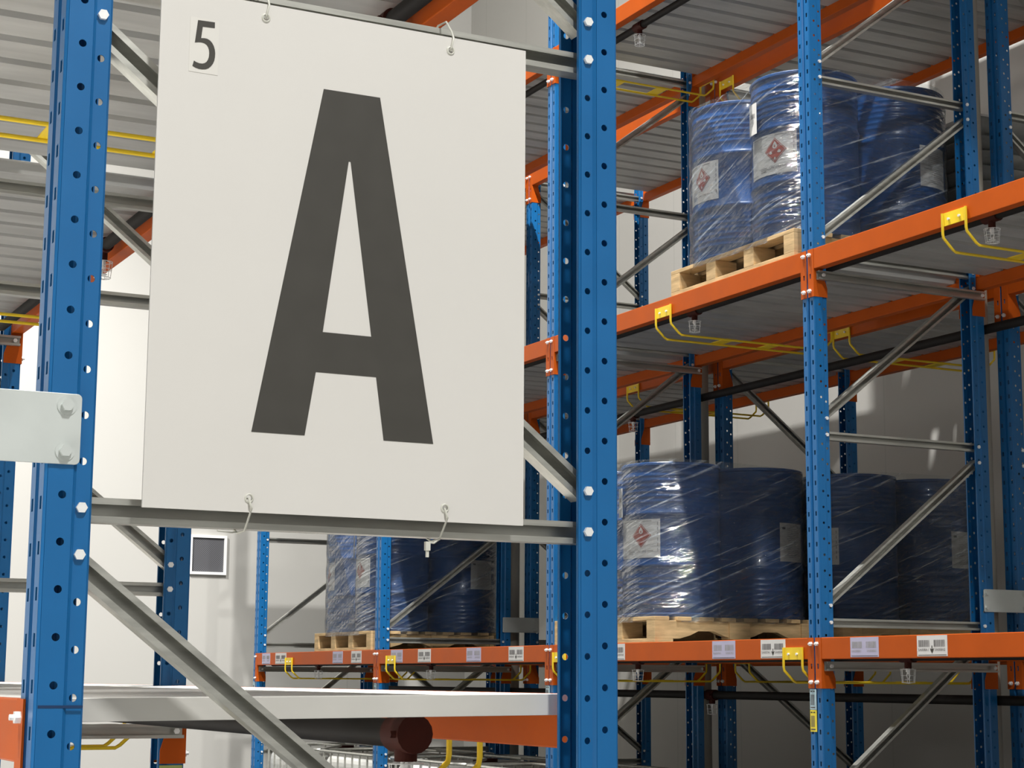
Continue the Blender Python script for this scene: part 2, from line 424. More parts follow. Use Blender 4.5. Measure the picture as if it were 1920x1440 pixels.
# splice line on the left foreground upright
b = MB(); b.box((.005, -.0017, 0), (.078, -.0005, .0045)); b.box((.052, .0048, 0), (.078, .006, .0045))
M_seam = paint('dark_blue_seam', (0.003, 0.03, 0.10), 0.5)
f0 = [o for o in sc.objects if o.name == 'rack_frame'][0]
link('splice_seam', b.mesh('splice_seam', M_seam), f0, (0, 0, EYE-.052))

# ------------------------------------------------------------------ beams
BL = BAY-UW
def beam_mesh():
    b = MB(); hh = .104; t = .006
    prof = [(-.004, 0), (.028, 0), (.028, -.038), (.048, -.038), (.048, -hh), (-.004, -hh)]
    b.ext(prof, .004, BL-.004, lambda p, q, s: (p, s, q))
    return b.mesh('beam', M_orange)
ME_beam = beam_mesh()
def conn_mesh(s):
    b = MB(); y0 = 0 if s < 0 else BL
    f = lambda y: y0-y if s < 0 else y0+y
    ya, yb = sorted((f(0.0), f(.043)))
    b.plate([[(ya, -.243), (yb, -.243), (yb, 0), (ya, 0)], [(f(.030), -.125), (f(.018), -.125), (f(.018), -.150), (f(.030), -.150)]], lambda p, q, t: (t, p, q), -.0055, -.0015)
    ya, yb = sorted((f(0.0), f(-.0035)))
    b.ext([(-.0055, .0), (.048, .0), (.050, -.11), (.078, -.20), (.078, -.243), (-.0055, -.243)], ya, yb, lambda p, q, t: (p, t, q))
    return b.mesh('end_connector', M_orange)
ME_cn = {-1: conn_mesh(-1), 1: conn_mesh(1)}
def shelf_beam(x, y, z, rear, label, group):
    t = thing('shelf_beam', label, 'shelf beam', (x, y, z), 0, group)
    if rear: t.location = (x, y+BL, z); t.rotation_euler = (0, 0, PI)
    link('beam', ME_beam, t, bevel=.003)
    for s in (-1, 1):
        c = link('end_connector', ME_cn[s], t)
        yy = -.026 if s < 0 else BL+.026
        for zz in (-.030, -.213): link('bolt', ME_bolt_x, c, (-.0055, yy, zz))
    return t

def barcode_label(parent, y0, y1, arrow, txts, faint=False):
    """sticker on the aisle face of a beam; y runs away from the camera, so text runs towards -y"""
    b = MB(); x = -.0052; W = abs(y0-y1); H = .092; T = -.004
    ymax = max(y0, y1)
    b.m = 0; b.box((x, ymax-W, T-H), (x+.0012, ymax, T))
    P = lambda u, v, e=.0005: (x-e, ymax-u, T-v)
    def rect(u0, v0, u1, v1, e=.0005):
        b.add([P(u0, v0, e), P(u1, v0, e), P(u1, v1, e), P(u0, v1, e)], [(0, 1, 2, 3)])
    b.m = 1
    for c0 in (.06*W, .56*W):
        u = c0; rnd = random.Random(int(c0*9999)+int(y0*100))
        while u < c0+.36*W:
            wd = rnd.choice((.0012, .0018, .003)); rect(u, .020, u+wd, .050); u += wd+rnd.choice((.0010, .0016, .0024))
    for c0, tx in zip((.22*W, .76*W), txts):
        text_into(b, tx, .016, lambda p, q, c0=c0: P(c0+p, .068-q, .0006), .34*W)
    b.m = 2
    rect(.04*W, H-.007, .97*W, H-.0045)
    if arrow:
        c = .5*W; rect(c-.003, .045, c+.003, .062)
        b.add([P(c-.013, .056), P(c+.013, .056), P(c+.010, .066), P(c, .080), P(c-.010, .066), P(c, .062)], [(0, 5, 4), (1, 2, 5), (5, 2, 3), (5, 3, 4)])
    o = link('barcode_label', b.mesh('barcode_label', [M_paper if arrow else M_paperl, M_ink if arrow else M_inkf, M_black]), parent)
    o['label'] = 'white barcode label with a down arrow' if arrow else 'lavender double barcode label'

LV = {1: 'lowest', 2: 'middle', 3: 'third', 4: 'topmost'}
BY = {-1: 'right-hand bay', 0: 'bay behind the tall foreground upright', 1: 'bay just left of that upright', 2: 'farthest bay'}
LABS = {-1: [(6.342, 6.546, 1), (6.818, 7.028, 0)], 0: [(7.549, 7.761, 1), (7.99, 8.205, 0), (9.108, 9.32, 1), (9.56, 9.77, 0)],
        1: [(10.36, 10.567, 1), (10.969, 11.188, 0), (11.762, 11.979, 1), (12.25, 12.46, 0)], 2: [(13.022, 13.225, 1), (13.40, 13.61, 0), (14.662, 14.923, 1), (15.056, 15.259, 0)]}
NUM = {-1: '8', 0: '7', 1: '6', 2: '5'}
for k in range(-1, 3):
    y = YB0+UW+BAY*k
    for l in ((1, 2, 3, 4) if k < 1 else (1, 2, 3)):
        t = shelf_beam(D, y, ZL[l], False, 'orange front beam of the far rack, %s level, %s' % (LV[l], BY[k]), 'front beams of the far rack')
        if l == 1:
            for i, (a, c, ar) in enumerate(LABS[k]):
                q = 'A' if ar else 'B'
                barcode_label(t, a-y, c-y, ar, ['5A00%s%s%d' % (NUM[k], q, 1+2*(i//2)), '5A00%s%s%d' % (NUM[k], q, 2+2*(i//2))])
        shelf_beam(D+DEPTH, y, ZL[l], True, 'orange back beam of the far rack, %s level, %s' % (LV[l], BY[k]), 'back beams of the far rack')
        shelf_beam(XC, y, ZL[l], False, 'shaded orange front beam of the rearmost rack, %s level, %s' % (LV[l], BY[k]), 'front beams of the rearmost rack')
        shelf_beam(XC+DEPTH, y, ZL[l], True, 'shaded orange back beam of the rearmost rack, %s level, %s' % (LV[l], BY[k]), 'back beams of the rearmost rack')
NB = {0: 'nearest bay', 1: 'second bay', 2: 'third bay'}
NL = {1: 'below the sign', 2: 'above the sign'}
for k in range(2):
    y = YA0+UW+BAY*k
    for l in (1, 2):
        shelf_beam(.684, y, ZA[l]-(.010 if l == 1 else 0), False, 'orange left-hand beam of the near rack %s, %s' % (NL[l], NB[k]), 'left beams of the near rack')
        shelf_beam(.684+DEPTH, y, ZA[l], True, 'orange right-hand beam of the near rack %s, %s' % (NL[l], NB[k]), 'right beams of the near rack')

# ------------------------------------------------------------------ decks (galvanised trapezoid sheets lying in the beam steps)
def deck_mesh(L, pitch=.18):
    b = MB(); prof = []; y = 0.0; d = .034
    while y < L-.02:
        e = min(y+pitch, L)
        prof += [(y, 0), (y+.022, 0), (y+.034, -d), (e-.014, -d), (e-.002, 0)]
        y += pitch
    x0, x1 = .030, DEPTH-.030
    n = len(prof)
    b.add([(x0, p, q) for p, q in prof]+[(x1, p, q) for p, q in prof], [(i, i+1, n+i+1, n+i) for i in range(n-1)])
    return b.mesh('shelf_deck', M_deck)
ME_deck = deck_mesh(BL-.10)
for k in range(-1, 3):
    y = YB0+UW+BAY*k+.05
    for l in ((1, 2, 3, 4) if k < 1 else (1, 2, 3)):
        for x, r in ((D, 'far rack'), (XC, 'rearmost rack')):
            o = link('shelf_deck', ME_deck, None, (x, y, ZL[l]-.003), solid=.0015)
            tag(o, 'grey corrugated steel deck of the %s, %s level, %s' % (r, LV[l], BY[k]), 'shelf deck', 'corrugated decks of the '+r)
for k in range(2):
    o = link('shelf_deck', ME_deck, None, (.684, YA0+UW+BAY*k+.05, ZA[2]-.003), solid=.0015)
    tag(o, 'grey corrugated steel deck of the near rack seen from below, %s' % NB[k], 'shelf deck', 'corrugated decks of the near rack')
# folded deck panels of the lower near shelf
def panel_mesh(wd):
    b = MB(); t = .0016; h = .040
    prof = [(0, -h), (.012, -h), (.012, -h+t), (t, -h+t), (t, -t), (.05, -t), (.055, -.006), (.075, -.006), (.08, -t), (wd-.08, -t), (wd-.075, -.006), (wd-.055, -.006), (wd-.05, -t),
            (wd-t, -t), (wd-t, -h), (wd, -h), (wd, 0), (wd-.05, 0), (wd-.055, -.0045), (wd-.075, -.0045), (wd-.08, 0), (.08, 0), (.075, -.0045), (.055, -.0045), (.05, 0), (0, 0)]
    b.ext(prof, .031, DEPTH-.031, lambda p, q, s: (s, p, q))
    return b.mesh('deck_panel', M_deckw)
PW = .30; ME_pan = panel_mesh(PW)
first = ['frontmost', 'second', 'third', 'fourth', 'fifth', 'sixth', 'seventh', 'eighth', 'ninth', 'tenth', 'eleventh', 'twelfth', 'thirteenth', 'fourteenth', 'fifteenth', 'sixteenth']
i = 0
for k in range(2):
    y = YA0+UW+BAY*k+.03
    for j in range(8):
        o = link('deck_panel', ME_pan, None, (.684+random.uniform(-.002, .002), y+j*.317, ZA[1]-.0105), (0, -.0098, 0), bevel=.0015)
        tag(o, '%s pale folded steel deck panel on the near rack below the sign' % first[i], 'deck panel', 'pale deck panels below the sign'); i += 1

# ties under the beams, bolted to the connectors
b = MB(); cprof(b, (.010, 0, 0), (DEPTH-.010, 0, 0), .045, .024, .010); ME_tie = b.mesh('tie_bar', M_galv)
def tie(x, y, z, label, group):
    t = thing('tie_bar', label, 'tie bar', (x, y, z), 0, group)
    link('bar', ME_tie, t, (0, -.030, 0))
    for bx in (.035, DEPTH-.035): link('bolt', ME_bolt, t, (bx, -.030, 0))
for l in (1, 2): tie(.684, YA0+BAY, ZA[l]-.141, 'galvanised cross tie under the %s near shelf at the second frame' % LV[l], 'cross ties of the near rack')
tie(.684, YA0+2*BAY, ZA[2]-.141, 'galvanised cross tie under the upper near shelf at the third frame', 'cross ties of the near rack')
for k in range(0, 4):
    for l in (1, 2):
        tie(D, YB0+BAY*k, ZL[l]-.137, 'cross tie under the %s far shelf, frame %s' % (LV[l], FB[k]), 'cross ties of the far rack')

# ------------------------------------------------------------------ yellow rails hooked under the beams
def arm_path(y, x0, x1, zt, zb, xi):
    r = .03
    return [(x0, y, zt), (x0, y, zb+.075), (x0+.003, y, zb+.058), (x0+.055, y, zb+.010), (x0+.072, y, zb), (x1-.072, y, zb), (x1-.055, y, zb+.010), (x1-.003, y, zb+.058), (x1, y, zb+.075), (x1, y, zt)]
def rail(x, y, z, label, group):
    t = thing('support_rail', label, 'support rail', (x, y, z), 0, group)
    hw = .078
    for s in (-1, 1):
        b = MB(); b.tube(arm_path(s*hw, -.012, DEPTH+.012, -.045, -.215, 0), .0065, 10)
        link('rod', b.mesh('rod', M_yellow, True), t)
    for s, xx in ((0, -.0045), (1, DEPTH+.0045)):
        b = MB(); e = .006
        b.box((min(xx, xx-e if s == 0 else xx+e), -hw, -.105), (max(xx, xx-e if s == 0 else xx+e), hw, -.045))
        p = link('mounting_plate', b.mesh('mounting_plate', M_yellow), t)
        b = MB(); d = -1 if s == 0 else 1
        for yy in (-.035, .035): b.cyl((xx+d*e, yy, -.078), (xx+d*(e+.008), yy, -.078), .006, 8)
        link('screw', b.mesh('screw', M_bolt), p)
    for xx in (.36, .68):
        b = MB(); b.box((xx, -hw, -.211), (xx+.075, hw, -.207)); link('cross_plate', b.mesh('cross_plate', M_yellow), t)
    return t
for x, y, z, lb in ((D, 7.478, ZL[1], 'yellow rail hook on the lowest front beam beside the stickered upright'),
                    (D, 8.66, ZL[2], 'yellow rail hook on the middle front beam right of the foreground upright'),
                    (D, 6.20, ZL[2], 'yellow rail hook on the middle front beam near the right edge'),
                    (D, 9.88, ZL[1], 'yellow rail on the lowest front beam just behind the foreground upright'),
                    (D, 9.88, ZL[3], 'yellow rail under the top shelf behind the foreground upright'),
                    (D, 12.45, ZL[1], 'yellow rail hook on the lowest beam right of the third front upright'),
                    (D, 14.58, ZL[1], 'yellow rail hook on the lowest beam in the farthest bay')):
    rail(x, y, z, lb, 'yellow rails of the far rack')
for x, y, z, lb in ((XC, 8.68, ZL[2], 'shaded yellow rail of the rearmost rack, middle shelf, right of the barrel pallet'),
                    (XC, 9.865, ZL[3], 'yellow rail of the rearmost rack, top shelf, above the wrapped barrels'),
                    (XC, 11.10, ZL[2], 'yellow rail of the rearmost rack, middle shelf, behind the diagonal brace'),
                    (XC, 9.77, ZL[1], 'shaded yellow rail of the rearmost rack under the lowest shelf')):
    rail(x, y, z, lb, 'yellow rails of the rearmost rack')
for y, l, lb in ((3.71, 1, 'yellow rail hook hanging under the pale shelf below the sign'), (6.40, 1, 'yellow rail under the near shelf behind the left foreground upright'),
                 (4.82, 2, 'yellow rail under the near shelf at the upper left'), (7.50, 2, 'yellow rail under the second bay of the near shelf at the left edge')):
    rail(.684, y, ZA[l], lb, 'yellow rails of the near rack')

# ------------------------------------------------------------------ sprinkler pipes
def pipe(x, y0, y1, z, r, label, heads, group, hs=1.0):
    t = thing('sprinkler_pipe', label, 'pipe', (x, y0, z), 0, group)
    b = MB(); b.cyl((0, 0, 0), (0, y1-y0, 0), r, 16); link('pipe', b.mesh('pipe', M_pipe, True), t)
    for yy in heads:
        b = MB(); b.cyl((0, yy-y0-.045, 0), (0, yy-y0+.045, 0), r*1.35, 16); b.cyl((0, yy-y0, 0), (0, yy-y0, -.055), r*.8, 12)
        b.cyl((0, yy-y0-.03, .0), (-r*1.7, yy-y0-.03, 0), .008, 6)
        link('pipe_fitting', b.mesh('pipe_fitting', M_fit, True), t)
        head(t, yy-y0, -.053, hs)
    return t
def head(par, y, z, s=1.0):
    b = MB(); b.cyl((0, 0, 0), (0, 0, -.018*s), .011*s, 6); b.cyl((0, 0, -.018*s), (0, 0, -.030*s), .007*s, 8); b.cyl((0, 0, -.052*s), (0, 0, -.054*s), .017*s, 16)
    for a in (-1, 1): b.tube([(0, a*.006*s, -.02*s), (0, a*.013*s, -.034*s), (0, 0, -.052*s)], .0022*s, 6)
    t = link('sprinkler_head', b.mesh('sprinkler_head', M_bolt, True), par, (0, y, z))
    b = MB()
    for q in range(6):
        a = 2*PI*q/6; c, d = math.cos(a), math.sin(a)
        b.tube([(c*.014*s, d*.014*s, 0), (c*.036*s, d*.036*s, -.006*s), (c*.030*s, d*.030*s, -.066*s), (0, 0, -.070*s)], .0014*s, 5)
    for rr, zz in ((.036, -.006), (.033, -.034), (.030, -.066)):
        b.tube([(rr*s*math.cos(2*PI*q/20), rr*s*math.sin(2*PI*q/20), zz*s) for q in range(21)], .0014*s, 5)
    link('wire_guard', b.mesh('wire_guard', M_bolt, True), t)
YS, YN = YB0-BAY+.2, YB0+3*BAY-.1
for l, dz, heads in ((1, .093, (9.15, 6.75, 12.0, 14.2)), (2, .085, (8.52, 6.09, 11.6, 14.1)), (3, .125, (9.10, 6.4, 11.9, 14.3))):
    pipe(5.508, YS, YN, ZL[l]-dz, .021, 'dark sprinkler pipe under the front beam of the %s far shelf' % LV[l], heads, 'sprinkler pipes of the far rack')
pipe(6.53, YS, YN, ZL[1]-.30, .025, 'dark sprinkler pipe between the far racks below the lowest shelf', (9.94,), 'pipes between the far racks')
pipe(6.53, YS, YN, ZL[2]-.30, .025, 'dark sprinkler pipe between the far racks below the middle shelf', (10.9,), 'pipes between the far racks')
pipe(1.53, YA0+.40, YA0+2*BAY-.05, ZA[1]-.083, .029, 'dark sprinkler pipe under the near shelf below the sign', (3.45, 6.25), 'sprinkler pipes of the near rack')
pipe(1.67, YA0+.2, YA0+2*BAY-.05, ZA[2]-.086, .021, 'dark sprinkler pipe under the near shelf above the sign', (3.95, 6.6), 'sprinkler pipes of the near rack')

# ------------------------------------------------------------------ columns, spacer plates
for k, lb in ((0, 'round steel column between the racks at the right edge'), (1, 'dark shaded round column between the racks right of the foreground upright'), (2, 'pale round column seen under the sign between the far racks'), (3, 'pale round column at the far end of the racks')):
    b = MB(); b.cyl((0, 0, 0), (0, 0, 6.4), .050, 24)
    o = link('steel_column', b.mesh('steel_column', M_col, True), None, (6.592, YB0+BAY*k+.16, 0)); tag(o, lb, 'column', 'round columns between the racks')
def spacer(x0, x1, y, z0, z1, label, bolts, group=None, wb=.0):
    t = thing('spacer_plate', label, 'spacer plate', (x0, y, z0), 0, group)
    w_, h_ = x1-x0, z1-z0; r = .008; o = []
    for cx, cz, a0 in ((r, r, PI), (w_-r, r, 1.5*PI), (w_-r, h_-r, 0), (r, h_-r, .5*PI)):
        for q in range(5): a = a0+q*PI/8; o.append((cx+r*math.cos(a), cz+r*math.sin(a)))
    b = MB(); b.plate([o], lambda p, q, s: (p, s, q), -.005, 0); link('plate', b.mesh('plate', M_galvp), t, bevel=.001)
    for bx, bz in bolts:
        b = MB(); hexbolt(b, (0, 0, 0), (0, -1, 0), .0105, .010, .0165); link('bolt', b.mesh('bolt', M_galvp), t, (bx, -.005, bz))
    return t
spacer(.40, .738, YA0-.0015, EYE+.345, EYE+.463, 'pale galvanised plate bolted across the left foreground upright', [(.313, .098), (.313, .022)])
for k in range(0, 4):
    spacer(D+DEPTH-.070, XC+.075, YB0-.0015+BAY*k, EYE+.352, EYE+.467, 'grey spacer plate joining the far racks, frame '+FC[k], [(.015, .095), (.015, .020), (.272, .095), (.272, .020)], 'spacer plates between the far racks')

# ------------------------------------------------------------------ location stickers on the uprights
def strip_label(parent, y0, y1, z1, z0, mat, name, label):
    b = MB(); x = -.0022; b.m = 0; b.box((x-.001, y0, z0), (x, y1, z1))
    X = x-.0014; W = y1-y0; H = z1-z0
    R = lambda a, c, e, f: b.add([(X, y1-a*W, z1-c*H), (X, y1-e*W, z1-c*H), (X, y1-e*W, z1-f*H), (X, y1-a*W, z1-f*H)], [(0, 1, 2, 3)])
    b.m = 2; R(.1, .08, .38, .13); R(.48, .08, .78, .13)
    b.m = 1
    u = .12
    while u < .66: R(u, .26, u+.05, .78); u += .085
    R(.1, .86, .78, .92)
    o = link(name, b.mesh(name, [mat, M_ink, M_black]), parent); o['label'] = label
M_paperb = paint('pale_blue_label_paper', (0.45, 0.60, 0.66), 0.5, var=0.03, scale=12, spec=0.3)
for f in [o for o in sc.objects if o.name.startswith('rack_frame') and abs(o.location.x-D) < .01 and o.location.y > 7]:
    z1 = ZL[1]-.247
    strip_label(f, .044, .096, z1, z1-.097, M_paperb, 'location_sticker', 'pale blue barcode sticker')
    strip_label(f, .044, .096, z1-.099, z1-.202, M_papery, 'location_sticker', 'yellow barcode sticker')
f = [o for o in sc.objects if o.name.startswith('rack_frame') and abs(o.location.x-.684) < .01 and abs(o.location.y-YA0-BAY) < .01][0]
b = MB(); b.m = 0; b.box((1.012, -.0025, ZA[1]-.42), (1.086, -.0012, ZA[1]-.248)); b.m = 1
b.add([(1.03, -.003, ZA[1]-.29), (1.07, -.003, ZA[1]-.29), (1.07, -.003, ZA[1]-.275), (1.03, -.003, ZA[1]-.275)], [(0, 1, 2, 3)])
o = link('location_sticker', b.mesh('location_sticker', [M_paperg, M_black]), f); o['label'] = 'light green sticker'

# ------------------------------------------------------------------ the sign
SX0, SX1, SZ0, SZ1, SY = .8423, 1.5600, EYE+.279, EYE+1.1935, 3.000
sg = thing('aisle_sign', 'large white rectangular sign with a black letter A and a small 5', 'sign', (SX0, SY, SZ0))
SW, SH = SX1-SX0, SZ1-SZ0
def circ(cx, cy, r, n=20, cw=True): return [(cx+r*math.cos(2*PI*i/n), cy+r*math.sin(2*PI*i/n)) for i in (range(n) if not cw else range(n, 0, -1))]
GR = [(1.0345-SX0, 1.1704-.279), (1.4005-SX0, 1.1690-.279), (1.0291-SX0, .3034-.279), (1.4001-SX0, .3038-.279)]
GR = [(x, min(max(z, .024), SH-.026)) for x, z in GR]
b = MB(); b.plate([[(0, 0), (SW, 0), (SW, SH), (0, SH)]]+[circ(x, z, .0055) for x, z in GR], lambda p, q, t: (p, t, q), 0, .004)
link('panel', b.mesh('panel', M_sign), sg)
for x, z in GR:
    b = MB(); n = 24; o = []
    prof = [(.0055, 0.0), (.0055, -.0018), (.0065, -.0024), (.0080, -.0018), (.0085, 0.0)]
    vs = []
    for r, yy in prof:
        for q in range(n): a = 2*PI*q/n; vs.append((x+r*math.cos(a), yy, z+r*math.sin(a)))
    b.add(vs, [(i*n+q, i*n+(q+1) % n, (i+1)*n+(q+1) % n, (i+1)*n+q) for i in range(4) for q in range(n)])
    link('grommet', b.mesh('grommet', M_tie, True), sg)
A_out = [(1.1478, 1.0528), (1.2583, 1.0534), (1.3751, .4193), (1.2775, .4193), (1.2607, .5327), (1.1454, .5327), (1.1273, .4185), (1.0294, .4185)]
A_in = [(1.1992, .9240), (1.1567, .6056), (1.2499, .6056), (1.2030, .9240)]
b = MB(); fx = lambda p, q, t: (p-SX0, t, q-.279)
b.plate([A_out, A_in], fx, -.0006, 0.0); link('letter', b.mesh('letter', M_black), sg)
# numeral 5 on its own sticker; pixel tracing turned into board coordinates
def s5(px, py):   # crop pixels -> board (u, v)
    X, Y = px/11.077, py/11.077          # offset from (340,20)
    gx, gy = 340+X, 20+Y
    dx, dy = (gx-960)/F_PX, -(gy-720)/F_PX
    d = Vector([r2[i]*dx+u2[i]*dy+fw[i] for i in range(3)]); d *= SY/d.y
    return (d.x, d.z)
raw = [(345,198),(695,247),(692,366),(443,335),(408,574),(470,574),(535,588),(590,622),(635,672),(670,738),(692,815),(700,890),(695,970),(680,1045),(650,1110),(610,1160),(560,1200),(500,1220),(430,1222),(360,1210),(290,1185),(226,1148),(258,1040),(310,1072),(370,1095),(430,1103),(480,1093),(520,1065),(550,1020),(568,965),(576,890),(572,820),(555,765),(525,715),(480,682),(430,664),(360,656),(278,662)]
b = MB(); b.plate([[s5(*p) for p in raw]], fx, -.0012, -.0006); link('numeral', b.mesh('numeral', M_black), sg)
b = MB(); b.box((.8952-SX0, -.0006, 1.0462-.279), (.9480-SX0, 0, 1.1462-.279)); link('numeral_sticker', b.mesh('numeral_sticker', M_sticker), sg)

def cable_tie(x, z, up_, tail, label):
    t = thing('cable_tie', label, 'cable tie', (x, SY, z), 0, 'cable ties holding the sign')
    s = 1 if up_ else -1
    zb = (EYE+1.2079-z) if up_ else (EYE+.2755-z)        # brace centre
    h = .026
    pts = [(0, .002, 0), (0, -.003, s*.004), (.001, -.005, s*.012), (.004, -.004, (zb-s*0.0)*.6), (.004, .006, zb), (.003, .028, zb+s*h), (.001, .06, zb+s*(h+.002)), (0, .092, zb+s*h*.6), (0, .093, zb-s*h), (0, .05, zb-s*(h+.006)), (0, .012, .0)]
    b = MB(); b.tube(pts, .0019, 8); link('strap', b.mesh('strap', M_tie, True), t)
    if tail:
        b = MB()
        if tail == 1: b.tube([(0, .06, zb+s*h), (-.02, .03, zb+s*(h+.004)), (-.05, .015, zb+s*(h+.003))], .0015, 6)
        else:
            b.tube([(.002, .028, zb+s*h), (-.012, .02, zb+s*(h+.008)), (-.022, .02, zb+s*(h+.007))], .0019, 6)
            b.box((-.030, .014, zb+s*(h+.016)-.006), (-.021, .022, zb+s*(h+.012)+.006)); b.box((-.028, .016, zb+s*(h+.028)-.006), (-.023, .020, zb+s*(h+.016)+.006))
        link('tail', b.mesh('tail', M_tie), t)
cable_tie(SX0+GR[0][0], SZ0+GR[0][1], True, 0, 'white cable tie at the upper left hole of the sign')
cable_tie(SX0+GR[1][0], SZ0+GR[1][1], True, 0, 'white cable tie at the upper right hole of the sign')
cable_tie(SX0+GR[2][0], SZ0+GR[2][1], False, 1, 'white cable tie at the lower left hole of the sign')
cable_tie(SX0+GR[3][0], SZ0+GR[3][1], False, 2, 'white cable tie with hanging head at the lower right hole of the sign')

# ------------------------------------------------------------------ pallets
PZ = .144
def pallet(x, y, z, wx, wy, label, group):
    """timber pallet, front edge at x, near edge at y"""
    t = thing('wooden_pallet', label, 'pallet', (x, y, z), 0, group)
    n = 4; bw = .09
    for i in range(n):
        yy = i*(wy-bw)/(n-1)
        b = MB()
        if i == 0 or i == n-1:      # notched side bearer
            prof = [(0, .022), (.17, .022), (.24, .040), (.30, .066), (.40, .066), (.47, .040), (.54, .022), (wx-.54, .022), (wx-.47, .040), (wx-.40, .066), (wx-.30, .066), (wx-.24, .040), (wx-.17, .022), (wx, .022), (wx, PZ-.022), (0, PZ-.022)]
            yb = yy+.028 if i == 0 else yy+.028
            b.ext([(min(max(p, .006), wx-.006), q) for p, q in prof], yb-.014, yb+.034, lambda p, q, s: (p, s, q))
        if 0 < i < n-1: b.ext([(0, .022), (wx, .022), (wx, PZ-.022), (wx-.14, PZ-.022), (wx-.14, .040), (wx/2+.07, .040), (wx/2+.07, PZ-.022), (wx/2-.07, PZ-.022), (wx/2-.07, .040), (.14, .040), (.14, PZ-.022), (0, PZ-.022)], yy, yy+bw, lambda p, q, s: (p, s, q))
        else:
            for xx in (0, wx/2-.07, wx-.14): b.box((xx, yy, .022), (xx+.14, yy+bw, PZ-.022))
        link('bearer', b.mesh('bearer', M_wood), t, bevel=.002)
    for xx, ww in ((0, .12), (wx-.12, .12), (wx/2-.05, .10)):
        b = MB(); b.box((xx, 0, 0), (xx+ww, wy, .022)); link('bottom_board', b.mesh('bottom_board', M_wood), t, bevel=.002)
    m = 8; ww = .095
    for i in range(m):
        xx = i*(wx-ww)/(m-1)
        b = MB(); b.box((xx, 0, PZ-.022), (xx+ww, wy, PZ)); link('top_board', b.mesh('top_board', M_wood), t, bevel=.002)
    return t

# ------------------------------------------------------------------ drums
R_D = .2815; H_D = .88
def drum_mesh():
    p = [(.20, .004), (.277, .004), (.285, 0), (.2885, .004), (.2885, .018), (.281, .024), (R_D, .03)]
    def ring(z, a=.006, w=.014): return [(R_D, z-w), (R_D+a*.7, z-w*.5), (R_D+a, z), (R_D+a*.7, z+w*.5), (R_D, z+w)]
    for z in (.075, .105, .135, .165, .195, .225): p += ring(z, .0022, .009)
    p += ring(.292, .008, .017)
    p += ring(.588, .008, .017)
    for z in (.655, .685, .715, .745, .775, .805): p += ring(z, .0022, .009)
    p += [(R_D, .85), (.281, .858), (.2885, .864), (.2885, .876), (.285, .88), (.279, .876), (.277, .862), (.02, .862)]
    b = MB(); b.lathe(p, 56); return b.mesh('drum_body', M_drum, True)
ME_drum = drum_mesh()
b = MB(); b.cyl((.19, 0, .862), (.19, 0, .876), .035, 16); b.cyl((-.20, 0, .862), (-.20, 0, .874), .018, 12); ME_bung = b.mesh('bung', M_hdpe, True)
def wrap(b, r, a0, poly_top, poly_bot, u0, u1, n):
    """slices of a printed patch wrapped on the drum: u along the circumference (metres), heights from the two functions"""
    vs = []
    for i in range(n+1):
        u = u0+(u1-u0)*i/n; a = a0+u/r
        for z in (poly_bot(u), poly_top(u)): vs.append((r*math.cos(a), r*math.sin(a), z))
    b.add(vs, [(2*i, 2*i+2, 2*i+3, 2*i+1) for i in range(n)])
def front_label(kind):
    """hazard label, centre at angle 0, kind 1 = one flame, 2 = second style"""
    b = MB(); W, Z0, Z1 = .33, .335, .555; r = R_D+.0012
    K = lambda c: (lambda u: c)
    b.m = 0; wrap(b, r, 0, K(Z1), K(Z0), -.20, .122, 16)
    cz = .462; h = .068; cu = 0.0
    def dia(h, off):
        wrap(b, r+off, 0, lambda u: cz+max(0, h-abs(u-cu)), lambda u: cz-max(0, h-abs(u-cu)), cu-h, cu+h, 12)
    b.m = 1; dia(h, .0006); b.m = 0; dia(h-.005, .0010); b.m = 1; dia(h-.008, .0014)
    b.m = 0
    def blob(u, z, w, hh, off=.0018):
        wrap(b, r+off, 0, lambda q: z+hh*max(0, 1-abs(q-u)/w)**.7, lambda q: z-hh*.45*math.sqrt(max(0, 1-((q-u)/w)**2)), u-w, u+w, 8)
    blob(0, cz+.022, .015, .028)
    if kind == 2: blob(-.026, cz-.014, .010, .012); blob(.026, cz-.010, .011, .012); blob(0, cz-.046, .006, .012)
    b.m = 1; blob(0, cz+.020, .005, .010, .0024)
    b.m = 2
    text_into(b, 'UN1090', .017, lambda p, q: ((r+.001)*math.cos(p/r), (r+.001)*math.sin(p/r), .366+q), .07)
    b.m = 3
    for i, (u, z, w_) in enumerate(((-.105, .375, .05), (-.105, .366, .06), (-.105, .357, .04), (-.185, .348, .055), (.04, .372, .04), (-.17, .542, .12), (.0, .542, .07))):
        wrap(b, r+.0006, 0, K(z+.004), K(z), u, u+w_, 3)
    for z in (.37, .40, .43, .46, .49, .52): wrap(b, r+.0006, 0, K(z+.018), K(z), .104, .110, 1)
    return b.mesh('hazard_label', [M_paper, M_red, M_ink, M_inkf], True)
ME_lab1 = front_label(1); ME_lab2 = front_label(2)
def rear_label():
    b = MB(); r = R_D+.0012; K = lambda c: (lambda u: c)
    b.m = 0; wrap(b, r, 0, K(.56), K(.335), -.105, .105, 12)
    b.m = 1; wrap(b, r+.0006, 0, K(.535), K(.522), -.088, -.065, 2)
    b.m = 2
    z = .525
    rnd = random.Random(3)
    while z > .35:
        wrap(b, r+.0006, 0, K(z+.0025), K(z), -.05, -.05+rnd.uniform(.07, .13), 4); z -= .011
    return b.mesh('data_label', [M_paper, M_ink, M_inkf], True)
ME_labr = rear_label()
